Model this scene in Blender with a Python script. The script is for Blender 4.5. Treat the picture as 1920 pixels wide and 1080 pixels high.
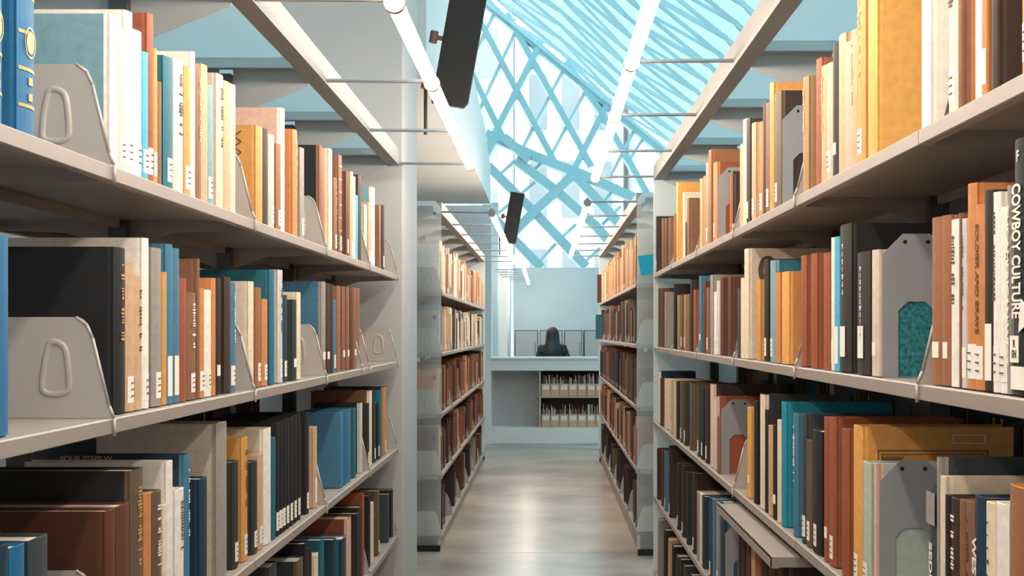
import bpy, math, random
from mathutils import Vector, Matrix
random.seed(7)
for o in list(bpy.data.objects): bpy.data.objects.remove(o)
S = bpy.context.scene
COL = S.collection
# ------------------------------------------------------------ camera
F = 2667.0; CX, CY, EYE = 1025.0, 622.0, 1.2      # focal length and vanishing point for a 1920 x 1080 frame
cam = bpy.data.cameras.new('camera'); cam.sensor_width = 36.0; cam.lens = F/1920*36
cam.shift_x = -(CX-960)/1920; cam.shift_y = (CY-540)/1920
cam.clip_start = .05; cam.clip_end = 500
co = bpy.data.objects.new('camera', cam); COL.objects.link(co)
co.location = (0, 0, EYE); co.rotation_euler = (math.pi/2, 0, 0); S.camera = co
# ------------------------------------------------------------ world, exposure
w = bpy.data.worlds.new('world'); S.world = w; w.use_nodes = True
bg = w.node_tree.nodes['Background']; bg.inputs[0].default_value = (.91, .97, 1.0, 1); bg.inputs[1].default_value = 2.0
S.view_settings.view_transform = 'Standard'; S.view_settings.look = 'None'
S.view_settings.exposure = 0.8; S.view_settings.gamma = 1; S.view_settings.use_curve_mapping = False
TUBE_POWER = 24.0

# ------------------------------------------------------------ materials
def lin(h):
    h = h.lstrip('#'); v = [int(h[i:i+2], 16)/255 for i in (0, 2, 4)]
    return tuple(((c+.055)/1.055)**2.4 if c > .04045 else c/12.92 for c in v)+(1,)
MATS = {}
def mat(name, hexc, rough=.6, metal=0, var=.12, scale=40, bump=0, spec=.5, second=None, detail=3):
    if name in MATS: return MATS[name]
    m = bpy.data.materials.new(name); m.use_nodes = True; nt = m.node_tree
    b = nt.nodes['Principled BSDF']; b.inputs['Roughness'].default_value = rough; b.inputs['Metallic'].default_value = metal
    b.inputs['Specular IOR Level'].default_value = spec
    tc = nt.nodes.new('ShaderNodeTexCoord'); n = nt.nodes.new('ShaderNodeTexNoise')
    n.inputs['Scale'].default_value = scale; n.inputs['Detail'].default_value = detail
    nt.links.new(tc.outputs['Object'], n.inputs['Vector'])
    r = nt.nodes.new('ShaderNodeValToRGB'); c = lin(hexc)
    c2 = lin(second) if second else tuple(x*(1-var) for x in c[:3])+(1,)
    r.color_ramp.elements[0].position = .35; r.color_ramp.elements[1].position = .65
    r.color_ramp.elements[0].color = c2; r.color_ramp.elements[1].color = c
    nt.links.new(n.outputs['Fac'], r.inputs['Fac']); nt.links.new(r.outputs['Color'], b.inputs['Base Color'])
    if bump:
        n2 = nt.nodes.new('ShaderNodeTexNoise'); n2.inputs['Scale'].default_value = scale*12
        nt.links.new(tc.outputs['Object'], n2.inputs['Vector'])
        bp = nt.nodes.new('ShaderNodeBump'); bp.inputs['Strength'].default_value = bump; bp.inputs['Distance'].default_value = .0008
        nt.links.new(n2.outputs['Fac'], bp.inputs['Height']); nt.links.new(bp.outputs['Normal'], b.inputs['Normal'])
    MATS[name] = m; return m
def emit(name, hexc, s):
    m = bpy.data.materials.new(name); m.use_nodes = True; nt = m.node_tree; nt.nodes.clear()
    e = nt.nodes.new('ShaderNodeEmission'); e.inputs[0].default_value = lin(hexc); e.inputs[1].default_value = s
    o = nt.nodes.new('ShaderNodeOutputMaterial'); nt.links.new(e.outputs[0], o.inputs[0]); MATS[name] = m; return m
def mixmat(name, parts):
    """parts: list of (kind, hex, weight)"""
    m = bpy.data.materials.new(name); m.use_nodes = True; nt = m.node_tree; nt.nodes.clear()
    prev = None; tot = 0
    for kind, hx, wt in parts:
        n = nt.nodes.new('ShaderNodeBsdf'+kind); n.inputs['Color'].default_value = lin(hx)
        if kind == 'Glossy': n.inputs['Roughness'].default_value = .25
        tot += wt
        if prev is None: prev = n; continue
        mx = nt.nodes.new('ShaderNodeMixShader'); mx.inputs[0].default_value = wt/tot
        nt.links.new(prev.outputs[0], mx.inputs[1]); nt.links.new(n.outputs[0], mx.inputs[2]); prev = mx
    o = nt.nodes.new('ShaderNodeOutputMaterial'); nt.links.new(prev.outputs[0], o.inputs[0]); MATS[name] = m; return m
STEEL = mat('shelf_paint', '#9c9088', .45, 0, .05, 8)
STEEL_LIP = STEEL
POST = mat('post_paint', '#505054', .4, .2, .06, 10)
CANOPY = mat('canopy_paint', '#b3b4b4', .5, 0, .05, 6)
BEAMM = mat('beam_paint', '#8e8b89', .55, 0, .05, 6)
CHROME = mat('brushed_steel', '#a8aaac', .3, .8, .05, 30)
BEND = mat('bookend_paint', '#bab1ab', .42, .1, .05, 15)
BEND_D = mat('bookend_grey', '#9b9da1', .5, .1, .06, 25)
WALLW = mat('white_wall', '#ecedec', .7, 0, .03, 3)
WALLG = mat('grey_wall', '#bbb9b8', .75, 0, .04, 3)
WALLB = mat('blue_grey_wall', '#c6d6dd', .8, 0, .04, 2)
BLACK = mat('black_metal', '#151414', .7, 0, .1, 20)
PAGES = mat('page_paper', '#e8d9c4', .85, 0, .15, 90)
STICK = mat('sticker_paper', '#f3ece2', .7, 0, .04, 60)
GOLD = mat('gold_foil', '#d9ab6b', .45, .3, .2, 80)
WHITEINK = mat('white_ink', '#f0e8dc', .6, 0, .05, 60)
DARKINK = mat('dark_ink', '#5a4636', .7, 0, .1, 60)
TUBE = emit('tube_glow', '#ffecd6', TUBE_POWER)
FROST = mixmat('frosted_acrylic', [('Diffuse', '#e4e0dc', .13), ('Translucent', '#eef0ef', .11), ('Transparent', '#ffffff', .74), ('Glossy', '#ffffff', .03)])
PANELW = mixmat('white_acrylic', [('Diffuse', '#e9ecec', .55), ('Translucent', '#edf2f3', .40), ('Glossy', '#ffffff', .05)])
SHEET = mixmat('canopy_sheet', [('Diffuse', '#eef2f2', .22), ('Translucent', '#f4f8f8', .78), ('Glossy', '#ffffff', .05)])
CEILM = mixmat('ceiling_glass', [('Diffuse', '#d6f1f6', .42), ('Translucent', '#d0eff6', .58)])
GLASS = mixmat('window_glass', [('Transparent', '#ffffff', .94), ('Glossy', '#ffffff', .07)])
CYAN = mat('cyan_steel', '#b4e0e8', .5, 0, .06, 2)
CYAN_D = mat('cyan_rib', '#cdebf0', .55, 0, .1, 2)

# ------------------------------------------------------------ object helpers
def props(o, label=None, cat=None, group=None, kind=None):
    for k, v in (('label', label), ('category', cat), ('group', group), ('kind', kind)):
        if v: o[k] = v
    return o
def empty(name, loc=(0, 0, 0), rot=(0, 0, 0)):
    o = bpy.data.objects.new(name, None); o.empty_display_size = .05; COL.objects.link(o)
    o.location = loc; o.rotation_euler = rot; return o
class MB:
    def __init__(s): s.v = []; s.f = []; s.m = []
    def add(s, vs, fs, mi=0):
        k = len(s.v); s.v += [tuple(p) for p in vs]; s.f += [tuple(i+k for i in f) for f in fs]; s.m += [mi]*len(fs); return s
    def box(s, x0, x1, y0, y1, z0, z1, mi=0):
        vs = [(x, y, z) for x in (x0, x1) for y in (y0, y1) for z in (z0, z1)]
        return s.add(vs, [(0, 1, 3, 2), (4, 6, 7, 5), (0, 4, 5, 1), (2, 3, 7, 6), (0, 2, 6, 4), (1, 5, 7, 3)], mi)
    def prism(s, pts, fn0, fn1, mi=0, mats=None):
        """pts 2-D outline; fn0/fn1 map to 3-D for both caps"""
        n = len(pts); vs = [fn0(p) for p in pts]+[fn1(p) for p in pts]
        s.add(vs, [tuple(range(n))[::-1], tuple(range(n, 2*n))], mi)
        k = len(s.v)-2*n
        for i in range(n):
            j = (i+1) % n; s.f.append((k+i, k+j, k+n+j, k+n+i)); s.m.append(mats[i] if mats else mi)
        return s
    def tube(s, a, b, r, n=10, mi=0, r2=None):
        a, b = Vector(a), Vector(b); d = (b-a).normalized(); u = d.orthogonal().normalized(); v = d.cross(u)
        r2 = r if r2 is None else r2; vs = []
        for c, rr in ((a, r), (b, r2)):
            for i in range(n):
                t = 2*math.pi*i/n; vs.append(c+rr*(math.cos(t)*u+math.sin(t)*v))
        fs = [(i, (i+1) % n, n+(i+1) % n, n+i) for i in range(n)]+[tuple(range(n))[::-1], tuple(range(n, 2*n))]
        return s.add(vs, fs, mi)
    def beam(s, a, b, w, d, out=Vector((0, 1, 0)), mi=0):
        """box along a->b, width w across in the plane, depth d along out"""
        a, b = Vector(a), Vector(b); t = (b-a).normalized(); o = (out-out.dot(t)*t).normalized(); u = t.cross(o)
        vs = [p+u*(i*w/2)+o*(j*d) for p in (a, b) for i in (-1, 1) for j in (0, 1)]
        return s.add(vs, [(0, 1, 3, 2), (4, 6, 7, 5), (0, 4, 5, 1), (2, 3, 7, 6), (0, 2, 6, 4), (1, 5, 7, 3)], mi)
    def build(s, name, mats, parent=None, loc=(0, 0, 0), bevel=0, smooth=False):
        me = bpy.data.meshes.new(name); me.from_pydata(s.v, [], s.f)
        for m in (mats if isinstance(mats, (list, tuple)) else [mats]): me.materials.append(m)
        me.polygons.foreach_set('material_index', s.m)
        if smooth: me.polygons.foreach_set('use_smooth', [True]*len(s.f))
        me.update(); o = bpy.data.objects.new(name, me); COL.objects.link(o); o.location = loc
        if parent: o.parent = parent
        if bevel:
            b = o.modifiers.new('bevel', 'BEVEL'); b.width = bevel; b.segments = 2; b.limit_method = 'ANGLE'
        return o
def sweep(pts, ra, rb, mt, name, parent, n=10):
    """closed ring in the X-Z plane swept with an elliptical section (ra in plane, rb across)"""
    m = MB(); N = len(pts); vs = []; fs = []
    for i in range(N):
        t = (Vector(pts[(i+1) % N])-Vector(pts[i-1])).normalized(); nn = Vector((t.z, 0, -t.x))
        for k in range(n):
            a = 2*math.pi*k/n; vs.append(Vector(pts[i])+nn*ra*math.cos(a)+Vector((0, rb*math.sin(a), 0)))
    for i in range(N):
        for k in range(n): fs.append((i*n+k, i*n+(k+1) % n, ((i+1) % N)*n+(k+1) % n, ((i+1) % N)*n+k))
    m.add(vs, fs); return m.build(name, mt, parent, smooth=True)
def copytree(o, parent=None):
    c = o.copy(); COL.objects.link(c); c.parent = parent
    for ch in o.children: copytree(ch, c)
    return c
def textmesh(txt, size, mt, name, parent, loc, ax, ay, extrude=.0002, width=None, spacing=1, align='CENTER'):
    cu = bpy.data.curves.new('t', 'FONT'); cu.body = txt; cu.size = size; cu.align_x = align; cu.align_y = 'CENTER'
    cu.extrude = extrude; cu.space_character = spacing; cu.offset = size*.025
    to = bpy.data.objects.new('t', cu); COL.objects.link(to)
    dg = bpy.context.evaluated_depsgraph_get(); me = bpy.data.meshes.new_from_object(to.evaluated_get(dg))
    bpy.data.objects.remove(to); bpy.data.curves.remove(cu)
    if width:
        xs = [v.co.x for v in me.vertices]; k = width/(max(xs)-min(xs))
        for v in me.vertices: v.co.x *= k
    ax, ay = Vector(ax), Vector(ay); az = ax.cross(ay)
    R = Matrix((ax, ay, az)).transposed()
    for v in me.vertices: v.co = R @ v.co
    me.materials.clear(); me.materials.append(mt)
    o = bpy.data.objects.new(name, me); COL.objects.link(o); o.location = loc
    if parent: o.parent = parent
    return o

# ------------------------------------------------------------ the two aisle sides
J0 = .978; BAY = .914
class Side: pass
Lf, Rt = Side(), Side()
Lf.s, Lf.a, Lf.c, Lf.P, Lf.name, Lf.z, Lf.dz = -1, .576, .838, .590, 'left', [1.4206, 1.085, .749, .413, .08], 0.0
Rt.s, Rt.a, Rt.c, Rt.P, Rt.name, Rt.z, Rt.dz = 1, .483, .755, .4885, 'right', [1.463, 1.132, .796, .459, .124], .035
TIER = ['top', 'second', 'third', 'fourth', 'bottom']
def jt(sd): return [J0+k*BAY - (0.044 if sd is Rt else 0) for k in range(-2, 30)]

def shelf_mb(sd, y0, y1, z, front, back):
    s = sd.s; m = MB(); d = back-front; sg = 1 if d > 0 else -1
    pr = [(0.000, -.003), (.0035, 0), (abs(d), 0), (abs(d), -.0015), (.014, -.0015), (.014, -.0045), (.004, -.0045)]
    pr = [(.002, .0), (abs(d), 0), (abs(d), -.018), (abs(d)-.0015, -.018), (abs(d)-.0015, -.002), (.0025, -.002),
          (.0025, -.0185), (.016, -.0185), (.016, -.0205), (.001, -.0205), (0, -.0195), (0, -.002)]
    f = lambda yy: (lambda p: (s*(front+sg*p[0]), yy, z+p[1]))
    m.prism(pr, f(y0+.0015), f(y1-.0015)); return m

def make_range(sd, ys, which, endpanels, label, canopy=True):
    """one double-sided shelving range: uprights, shelves, base, canopy beam, brackets and cover sheets"""
    s = sd.s; root = empty('bookshelf_range', (s*sd.c, ys[0], 0)); props(root, label, 'bookshelf')
    L = (-s*sd.c, -ys[0], 0)
    half = sd.c-sd.a
    for y in ys:
        MB().box(s*sd.c-.018, s*sd.c+.018, y-.03, y+.03, 0, 1.87+sd.dz).build('upright_post', POST, root, L)
        for z in sd.z[:4]:      # shelf brackets behind each joint
            for q in (-1, 1):
                m = MB()
                f = lambda yy: (lambda p: (s*(sd.c+q*p[0]), yy, z+p[1]))
                m.prism([(.02, -.002), (.02, -.055), (half*.4, -.026), (half-.02, -.021), (half-.02, -.004)], f(y-.004), f(y-.002))
                m.build('shelf_bracket', STEEL, root, L)
    for y0, y1 in zip(ys[:-1], ys[1:]):
        for z in sd.z:
            shelf_mb(sd, y0, y1, z, sd.a, sd.c-.003).build('shelf', STEEL, root, L)
            shelf_mb(sd, y0, y1, z, 2*sd.c-sd.a, sd.c+.003).build('shelf', STEEL, root, L)
    m = MB()
    for q in (-1, 1):
        x = s*(sd.c+q*(half-.02)); m.box(x-.002, x+.002, ys[0]+.002, ys[-1]-.002, 0, sd.z[4]-.02)
    m.build('kick_plate', STEEL, root, L)
    if canopy:
        zb = 1.849+sd.dz
        for q in (-1, 1):       # folded channel along each edge
            f = lambda yy: (lambda p: (s*(sd.c+q*p[0]), yy, zb+p[1]))
            MB().prism([(half, 0), (half, .064), (half-.03, .064), (half-.03, .062), (half-.002, .062), (half-.002, .002), (half-.044, .002), (half-.044, .012), (half-.046, .012), (half-.046, 0)],
                       f(ys[0]), f(ys[-1])).build('canopy_beam', BEAMM, root, L)
        for y in ys:
            m = MB()
            for q in (-1, 1):
                f = lambda yy: (lambda p: (s*(sd.c+q*p[0]), yy, zb+p[1]))
                m.prism([(.018, -.085), (half-.046, -.006), (half-.046, .036), (.018, .036)], f(y-.002), f(y+.002))
            m.box(s*sd.c-half+.05, s*sd.c+half-.05, y-.022, y-.002, .036+zb, .0385+zb)
            m.build('canopy_bracket', CANOPY, root, L)
        for y0, y1 in zip(ys[:-1], ys[1:]):
            m = MB(); x0, x1 = s*sd.c-half+.032, s*sd.c+half-.032
            m.box(x0, x1, y0+.01, y1-.006, zb+.066, zb+.069)
            m.box(x0+.01, x1-.01, y1-.01, y1-.008, zb+.038, zb+.066)
            m.build('canopy_sheet', SHEET, root, L)
    for y, mt, t in endpanels:
        z1 = 1.905+sd.dz
        x0, x1 = s*(sd.a), s*(2*sd.c-sd.a)
        e = MB().box(min(x0, x1), max(x0, x1), y-t, y, .035, z1).build('end_panel', mt, root, L, bevel=.002)
        MB().box(min(x0, x1)+.005, max(x0, x1)-.005, y-t*.6, y-t*.2, 0, .035).build('panel_plinth', BLACK, root, L)
        if mt is FROST:
            for zz in (z1-.06, .30, .62, .95, 1.28):
                for xx in (sd.a+.035, 2*sd.c-sd.a-.035):
                    MB().tube((s*xx, y-t-.008, zz), (s*xx, y-t, zz), .011, 14).build('standoff_bolt', CHROME, e)
    return root
JL = [J0+k*BAY for k in range(-1, 6)]
JR = [1.848+k*BAY for k in range(-2, 6)]
make_range(Lf, JL, 1, [], 'near left steel bookshelf range beside the white wall end')
make_range(Rt, JR, 1, [(JR[-1]+.022, PANELW, .016)], 'near right steel bookshelf range with pull-out reference shelf')
JL2 = [7.80+k*BAY for k in range(0, 7)]
JR2 = [7.66+k*BAY for k in range(0, 7)]
make_range(Lf, JL2, 2, [(JL2[0]-.03, FROST, .012), (JL2[-1]+.02, PANELW, .012)], 'far left steel bookshelf range behind the white column')
make_range(Rt, JR2, 2, [(JR2[0]-.03, FROST, .012), (JR2[-1]+.02, PANELW, .012)], 'far right bookshelf range with blue notice on end panel')
# blue notice taped on the frosted panel
m = MB(); n = 8
y = JR2[0]-.0465; PX = (JR2[0]-.046)/F
def pt(px, py, yy): return ((px-CX)*yy/F, yy, EYE+(CY-py)*yy/F)
q = [pt(1196, 480, y), pt(1227, 476, y), pt(1229, 512, y), pt(1202, 517, y)]
m.prism([0, 1, 2, 3], lambda i: q[i], lambda i: (q[i][0], y+.0006, q[i][2]))
props(m.build('paper_notice', mat('blue_paper', '#1fb4d2', .6, 0, .1, 30)), 'bright blue paper notice taped on far right end panel', 'notice')
# pull-out reference shelf under the third shelf, near right range
yy0, yy1 = 2.806-.044, 3.70-.03
ps = empty('pull_out_shelf', (Rt.a, yy0, .745)); props(ps, 'pulled-out steel reference shelf under third shelf of near right range', 'shelf')
x0 = Rt.a-.045
MB().box(x0, Rt.a+.2, yy0+.02, yy1-.02, .757, .759).box(x0, x0+.002, yy0+.02, yy1-.02, .739, .759).box(x0, Rt.a+.2, yy0+.02, yy0+.022, .739, .757).box(x0, Rt.a+.2, yy1-.022, yy1-.02, .739, .757).build('tray', STEEL, ps, (-Rt.a, -yy0, -.745))
MB().box(x0+.001, x0+.016, yy0+.02, yy1-.02, .737, .739).build('lip', STEEL, ps, (-Rt.a, -yy0, -.745))

# ------------------------------------------------------------ bookends
def plate_a(sd):
    """stamped trapezoid bookend, face across the aisle; local origin = front bottom corner"""
    s = sd.s; h = .134; d = .15
    out = [(0, -.026), (0, 0)]
    R = .016
    # outline in (depth, z): front edge slants back towards the top, rounded top corners
    top = .034
    pts = [(-.0022, -.024), (-.0022, .0), (.004, .016)]
    c = (top+.014, h-R)
    for k in range(6):
        a = math.radians(170-k*16); pts.append((c[0]+R*math.cos(a), c[1]+R*math.sin(a)))
    c = (d-.012, h-R)
    for k in range(6):
        a = math.radians(90-k*18); pts.append((c[0]+R*.7*math.cos(a), c[1]+R*math.sin(a)))
    pts += [(d, 0), (-.0008, 0), (-.0008, -.024)]
    m = MB(); m.prism(pts, lambda p: (s*p[0], -.0008, p[1]), lambda p: (s*p[0], .0008, p[1]))
    root = empty('bookend'); m.build('plate', BEND, root)
    e = MB()       # rolled front edge
    ch = [(-.0030, -.024), (-.0028, .0), (.004, .016), (.026, h-.028), (.034, h-.010), (.048, h)]
    for a, b in zip(ch[:-1], ch[1:]): e.tube((s*a[0], 0, a[1]), (s*b[0], 0, b[1]), .0022, 8)
    e.build('rolled_edge', BEND, root, smooth=True)
    ring = [Vector((s*x, 0, z)) for x, z in ((.060, .034), (.056, .042), (.060, .088), (.066, .098), (.078, .102), (.086, .096), (.094, .042), (.090, .033), (.075, .031))]
    for _ in range(2):      # pressed slot: raised rounded ridge round a D-shaped recess
        ring = [q for a, b in zip(ring, ring[1:]+ring[:1]) for q in (a*.75+b*.25, a*.25+b*.75)]
    sweep(ring, .0048, .0034, BEND, 'pressed_slot', root)
    MB().box(min(s*.01, s*.13), max(s*.01, s*.13), .001, .05, .0, .0012).build('foot', BEND, root)
    return root
def plate_b(sd):
    """taller chamfered plate with tongue cut-out and two holes"""
    s = sd.s; W, H, C = .100, .212, .030
    out = [(0, 0), (0, H-C), (C, H), (W-C, H), (W, H-C), (W, 0)]
    a, b, th, c = .023, .077, .112, .014
    inn = [(b, 0), (b, th-c), (b-c, th), (a+c, th), (a, th-c), (a, 0)]
    root = empty('bookend'); m = MB()
    m.prism(out+inn, lambda p: (s*p[0], -.0008, p[1]), lambda p: (s*p[0], .0008, p[1]))
    m.build('plate', BEND_D, root)
    h = MB()
    for x in (.033, .067): h.tube((s*x, -.0011, H-.012), (s*x, -.0007, H-.012), .0032, 14)
    h.build('screw_hole', BLACK, root)
    t = MB(); t.box(min(s*a, s*b), max(s*a, s*b), 0.001, .10, 0, .0012); t.build('foot', BEND_D, root)
    return root
BA = {}; BB = {}
def bookend(kind, sd, y, ti, where, rng='near', depth=0):
    D = BA if kind == 'a' else BB
    if sd.name not in D:
        D[sd.name] = plate_a(sd) if kind == 'a' else plate_b(sd); o = D[sd.name]
    else: o = copytree(D[sd.name])
    o.location = (sd.s*(sd.a+(.012 if kind == 'b' else 0)+depth), y, sd.z[ti]+.0004)
    sh = 'slotted' if kind == 'a' else 'tall chamfered'
    props(o, f'{sh} steel bookend, {TIER[ti]} shelf of {rng} {sd.name} range, {where}', 'bookend', f'steel bookends on the {rng} {sd.name} range')
    return o
NTH = ['first', 'second', 'third', 'fourth', 'fifth', 'sixth', 'seventh', 'eighth']
for ti, ks in ((0, (1, 2, 3, 4, 5)), (1, (1, 2, 3, 4, 5)), (2, (1, 3, 4, 5)), (3, (4, 5))):
    for k in ks:
        y = J0+k*BAY-(.006 if k < 5 else .05)
        bookend('a', Lf, y, ti, 'at the far end' if k == 5 else f'end of {NTH[k-1]} bay')
bookend('a', Lf, 4.45, 1, 'right against the six brown volumes')
bookend('b', Lf, 1.725, 2, 'behind the slate book', depth=.05)
for ti, ks in ((0, (1, 2, 3, 4)), (1, (0, 1, 2, 3, 4)), (2, (2,))):
    for k in ks: bookend('a', Rt, 1.848+k*BAY-.004, ti, f'{NTH[k]} from the camera')

# ------------------------------------------------------------ books
PAL = {   # key: (words, colour)
 'W': ('white', '#f2ebe2'), 'C': ('cream', '#ecd9bf'), 'B': ('beige', '#d8c6b2'), 'T': ('tan', '#cfa885'), 'N': ('brown', '#8a5f45'),
 'D': ('dark brown', '#3d2a22'), 'R': ('rust-red', '#9c5435'), 'O': ('orange', '#cf8750'), 'M': ('mustard', '#d89a52'), 'Y': ('yellow', '#e8aa58'),
 'K': ('black', '#141519'), 'V': ('navy', '#15384c'), 'E': ('teal', '#1c6a7d'), 'Q': ('cyan', '#1b8fa6'), 'L': ('pale blue', '#7fa6b3'),
 'U': ('blue', '#1a6a98'), 'J': ('steel blue', '#427a99'), 'G': ('grey', '#9c938d'), 'S': ('slate', '#3a4148'), 'F': ('dark green', '#2a3430'),
 'P': ('pink', '#e0b5a0'), 'A': ('pale green', '#b4c1b4'), 'I': ('olive-brown', '#66543f'), 'X': ('charcoal', '#272321'), 'H': ('golden brown', '#a8825a'),
 'Z': ('sky blue', '#52b4d6'), 'w': ('silver grey', '#cfc8c6'), 'r': ('reddish brown', '#633726'), 'm': ('marbled teal', '#2f8f96'), 'n': ('chestnut', '#9c6642'),
}
def cloth(k):
    nm, hx = PAL[k]
    if k == 'm': return mat('cloth_'+k, hx, .6, 0, .4, 160, .3, second='#0c5260', detail=6)
    return mat('cloth_'+k, hx, .62, 0, .13, 70, .35)
def book_mesh(T, H, D, s, ks, kc):
    b = min(.0028, T*.22); bu = min(.005, T*.16); m = MB()
    outer = [(0, D), (0, .013), (.0009, .0085), (.0002, .005)]
    nseg = 6 if T > .012 else 4
    for i in range(nseg+1):
        t = i/nseg; outer.append((.0006+(T-.0012)*t, bu*(1-math.sin(math.pi*t))))
    outer += [(T-.0002, .005), (T-.0009, .0085), (T, .013), (T, D)]
    inner = [(T-b, D), (T-b, .006), (b, .006), (b, D)]
    pts = outer+inner
    mats = []
    for i in range(len(pts)):
        p, q = pts[i], pts[(i+1) % len(pts)]
        mats.append(1 if (p[1] <= .0131 and q[1] <= .0131 and i < len(outer)-1) else 0)
    m.prism(pts, lambda p: (s*p[1], p[0], 0), lambda p: (s*p[1], p[0], H), 0, mats)
    return m, b
BACK = []; LABELS = set(); ALLB = []
def desc(T, H):
    a = 'thick' if T > .036 else 'slim' if T < .014 else ''
    h = 'tall' if H > .262 else 'short' if H < .20 else ''
    return (a+' '+h).strip() or 'medium'
def make_book(sd, y0, T, z, H, ks, kc=None, D=None, opts='', push=0, lean=0):
    s = sd.s; kc = kc or ks; D = D or min(.225, max(.12, H*.72))
    D = min(D, sd.c-.022-sd.P-push)
    root = empty('book', (s*(sd.P+push), y0, z+.0019), (math.radians(lean), 0, 0))
    m, b = book_mesh(T, H, D, s, ks, kc)
    m.build('cover', [cloth(kc), cloth(ks)], root)
    xs = sorted((s*.0065, s*(D-.005)))
    MB().box(xs[0], xs[1], b, T-b, .003, H-.004).build('page_block', PAGES, root)
    bu = min(.005, T*.16)
    def patch(name, z0, z1, frac, mt, dx=.0004):
        mm = MB(); n = 6; w2 = T*frac/2; pts = []
        for i in range(n+1):
            yy = T/2-w2+2*w2*i/n; t = (yy-.0006)/(T-.0012); pts.append((yy, bu*(1-math.sin(math.pi*min(1, max(0, t))))))
        for i in range(n):
            (ya, da), (yb, db) = pts[i], pts[i+1]
            mm.add([(s*(da-dx), ya, z0), (s*(db-dx), yb, z0), (s*(db-dx), yb, z1), (s*(da-dx), ya, z1)], [(0, 1, 2, 3)])
        return mm.build(name, mt, root)
    if 'l' in opts: 
        lo_ = patch('call_number_label', .012, .012+min(.04, H*.18), .82 if T < .03 else .028/T, STICK)
        mm = MB()
        for k in range(3):
            zz = .012+min(.04, H*.18)*(.25+.24*k); mm.box(*sorted((s*(-.0003), s*(-.0011))), T*.5-min(T*.24, .007), T*.5+min(T*.2, .006), zz, zz+.0014)
        if T > .018: mm.build('call_number', DARKINK, lo_)
    if 'L' in opts: patch('call_number_label', .012, .075, .7 if T < .04 else .5, STICK)
    if 'd' in opts: patch('call_number_label', H*.16, H*.16+.02, .6, STICK)
    for ch, mt in (('g', GOLD), ('w', WHITEINK), ('k', DARKINK)):
        if ch in opts:      # unreadable stamped lettering: broken foil bars down the spine
            mm = MB(); zz = H*.9; rr = random.Random(int(y0*1e4))
            while zz > H*.45:
                ln = rr.uniform(.0015, .004); q_ = rr.uniform(.06, .17); mm.box(*sorted((s*(-.0003), s*(-.0008))), T*(.5-q_), T*(.5+q_), zz-ln, zz); zz -= ln+rr.choice((.0015, .002, .002, .012))
            mm.build('spine_lettering', mt, root)
    if 'b' in opts:         # raised gilt bands
        for k in range(7):
            zz = H*(.1+.13*k); patch('spine_band', zz, zz+.004, .9, GOLD, .0007)
    return root
PL = {}
for ti, ks in ((0, (1, 2, 3, 4, 5)), (1, (1, 2, 3, 4, 5)), (2, (1, 3, 4, 5)), (3, (4, 5))): PL['left', ti] = [J0+k*BAY-(.006 if k < 5 else .05) for k in ks]
PL['left', 1].append(4.45); PL['left', 2].append(1.725)
for ti, ks in ((0, (1, 2, 3, 4)), (1, (0, 1, 2, 3, 4)), (2, (2,))): PL['right', ti] = [1.848+k*BAY-.004 for k in ks]
def px2y(sd, x): return F*sd.P/abs(x-CX)
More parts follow.
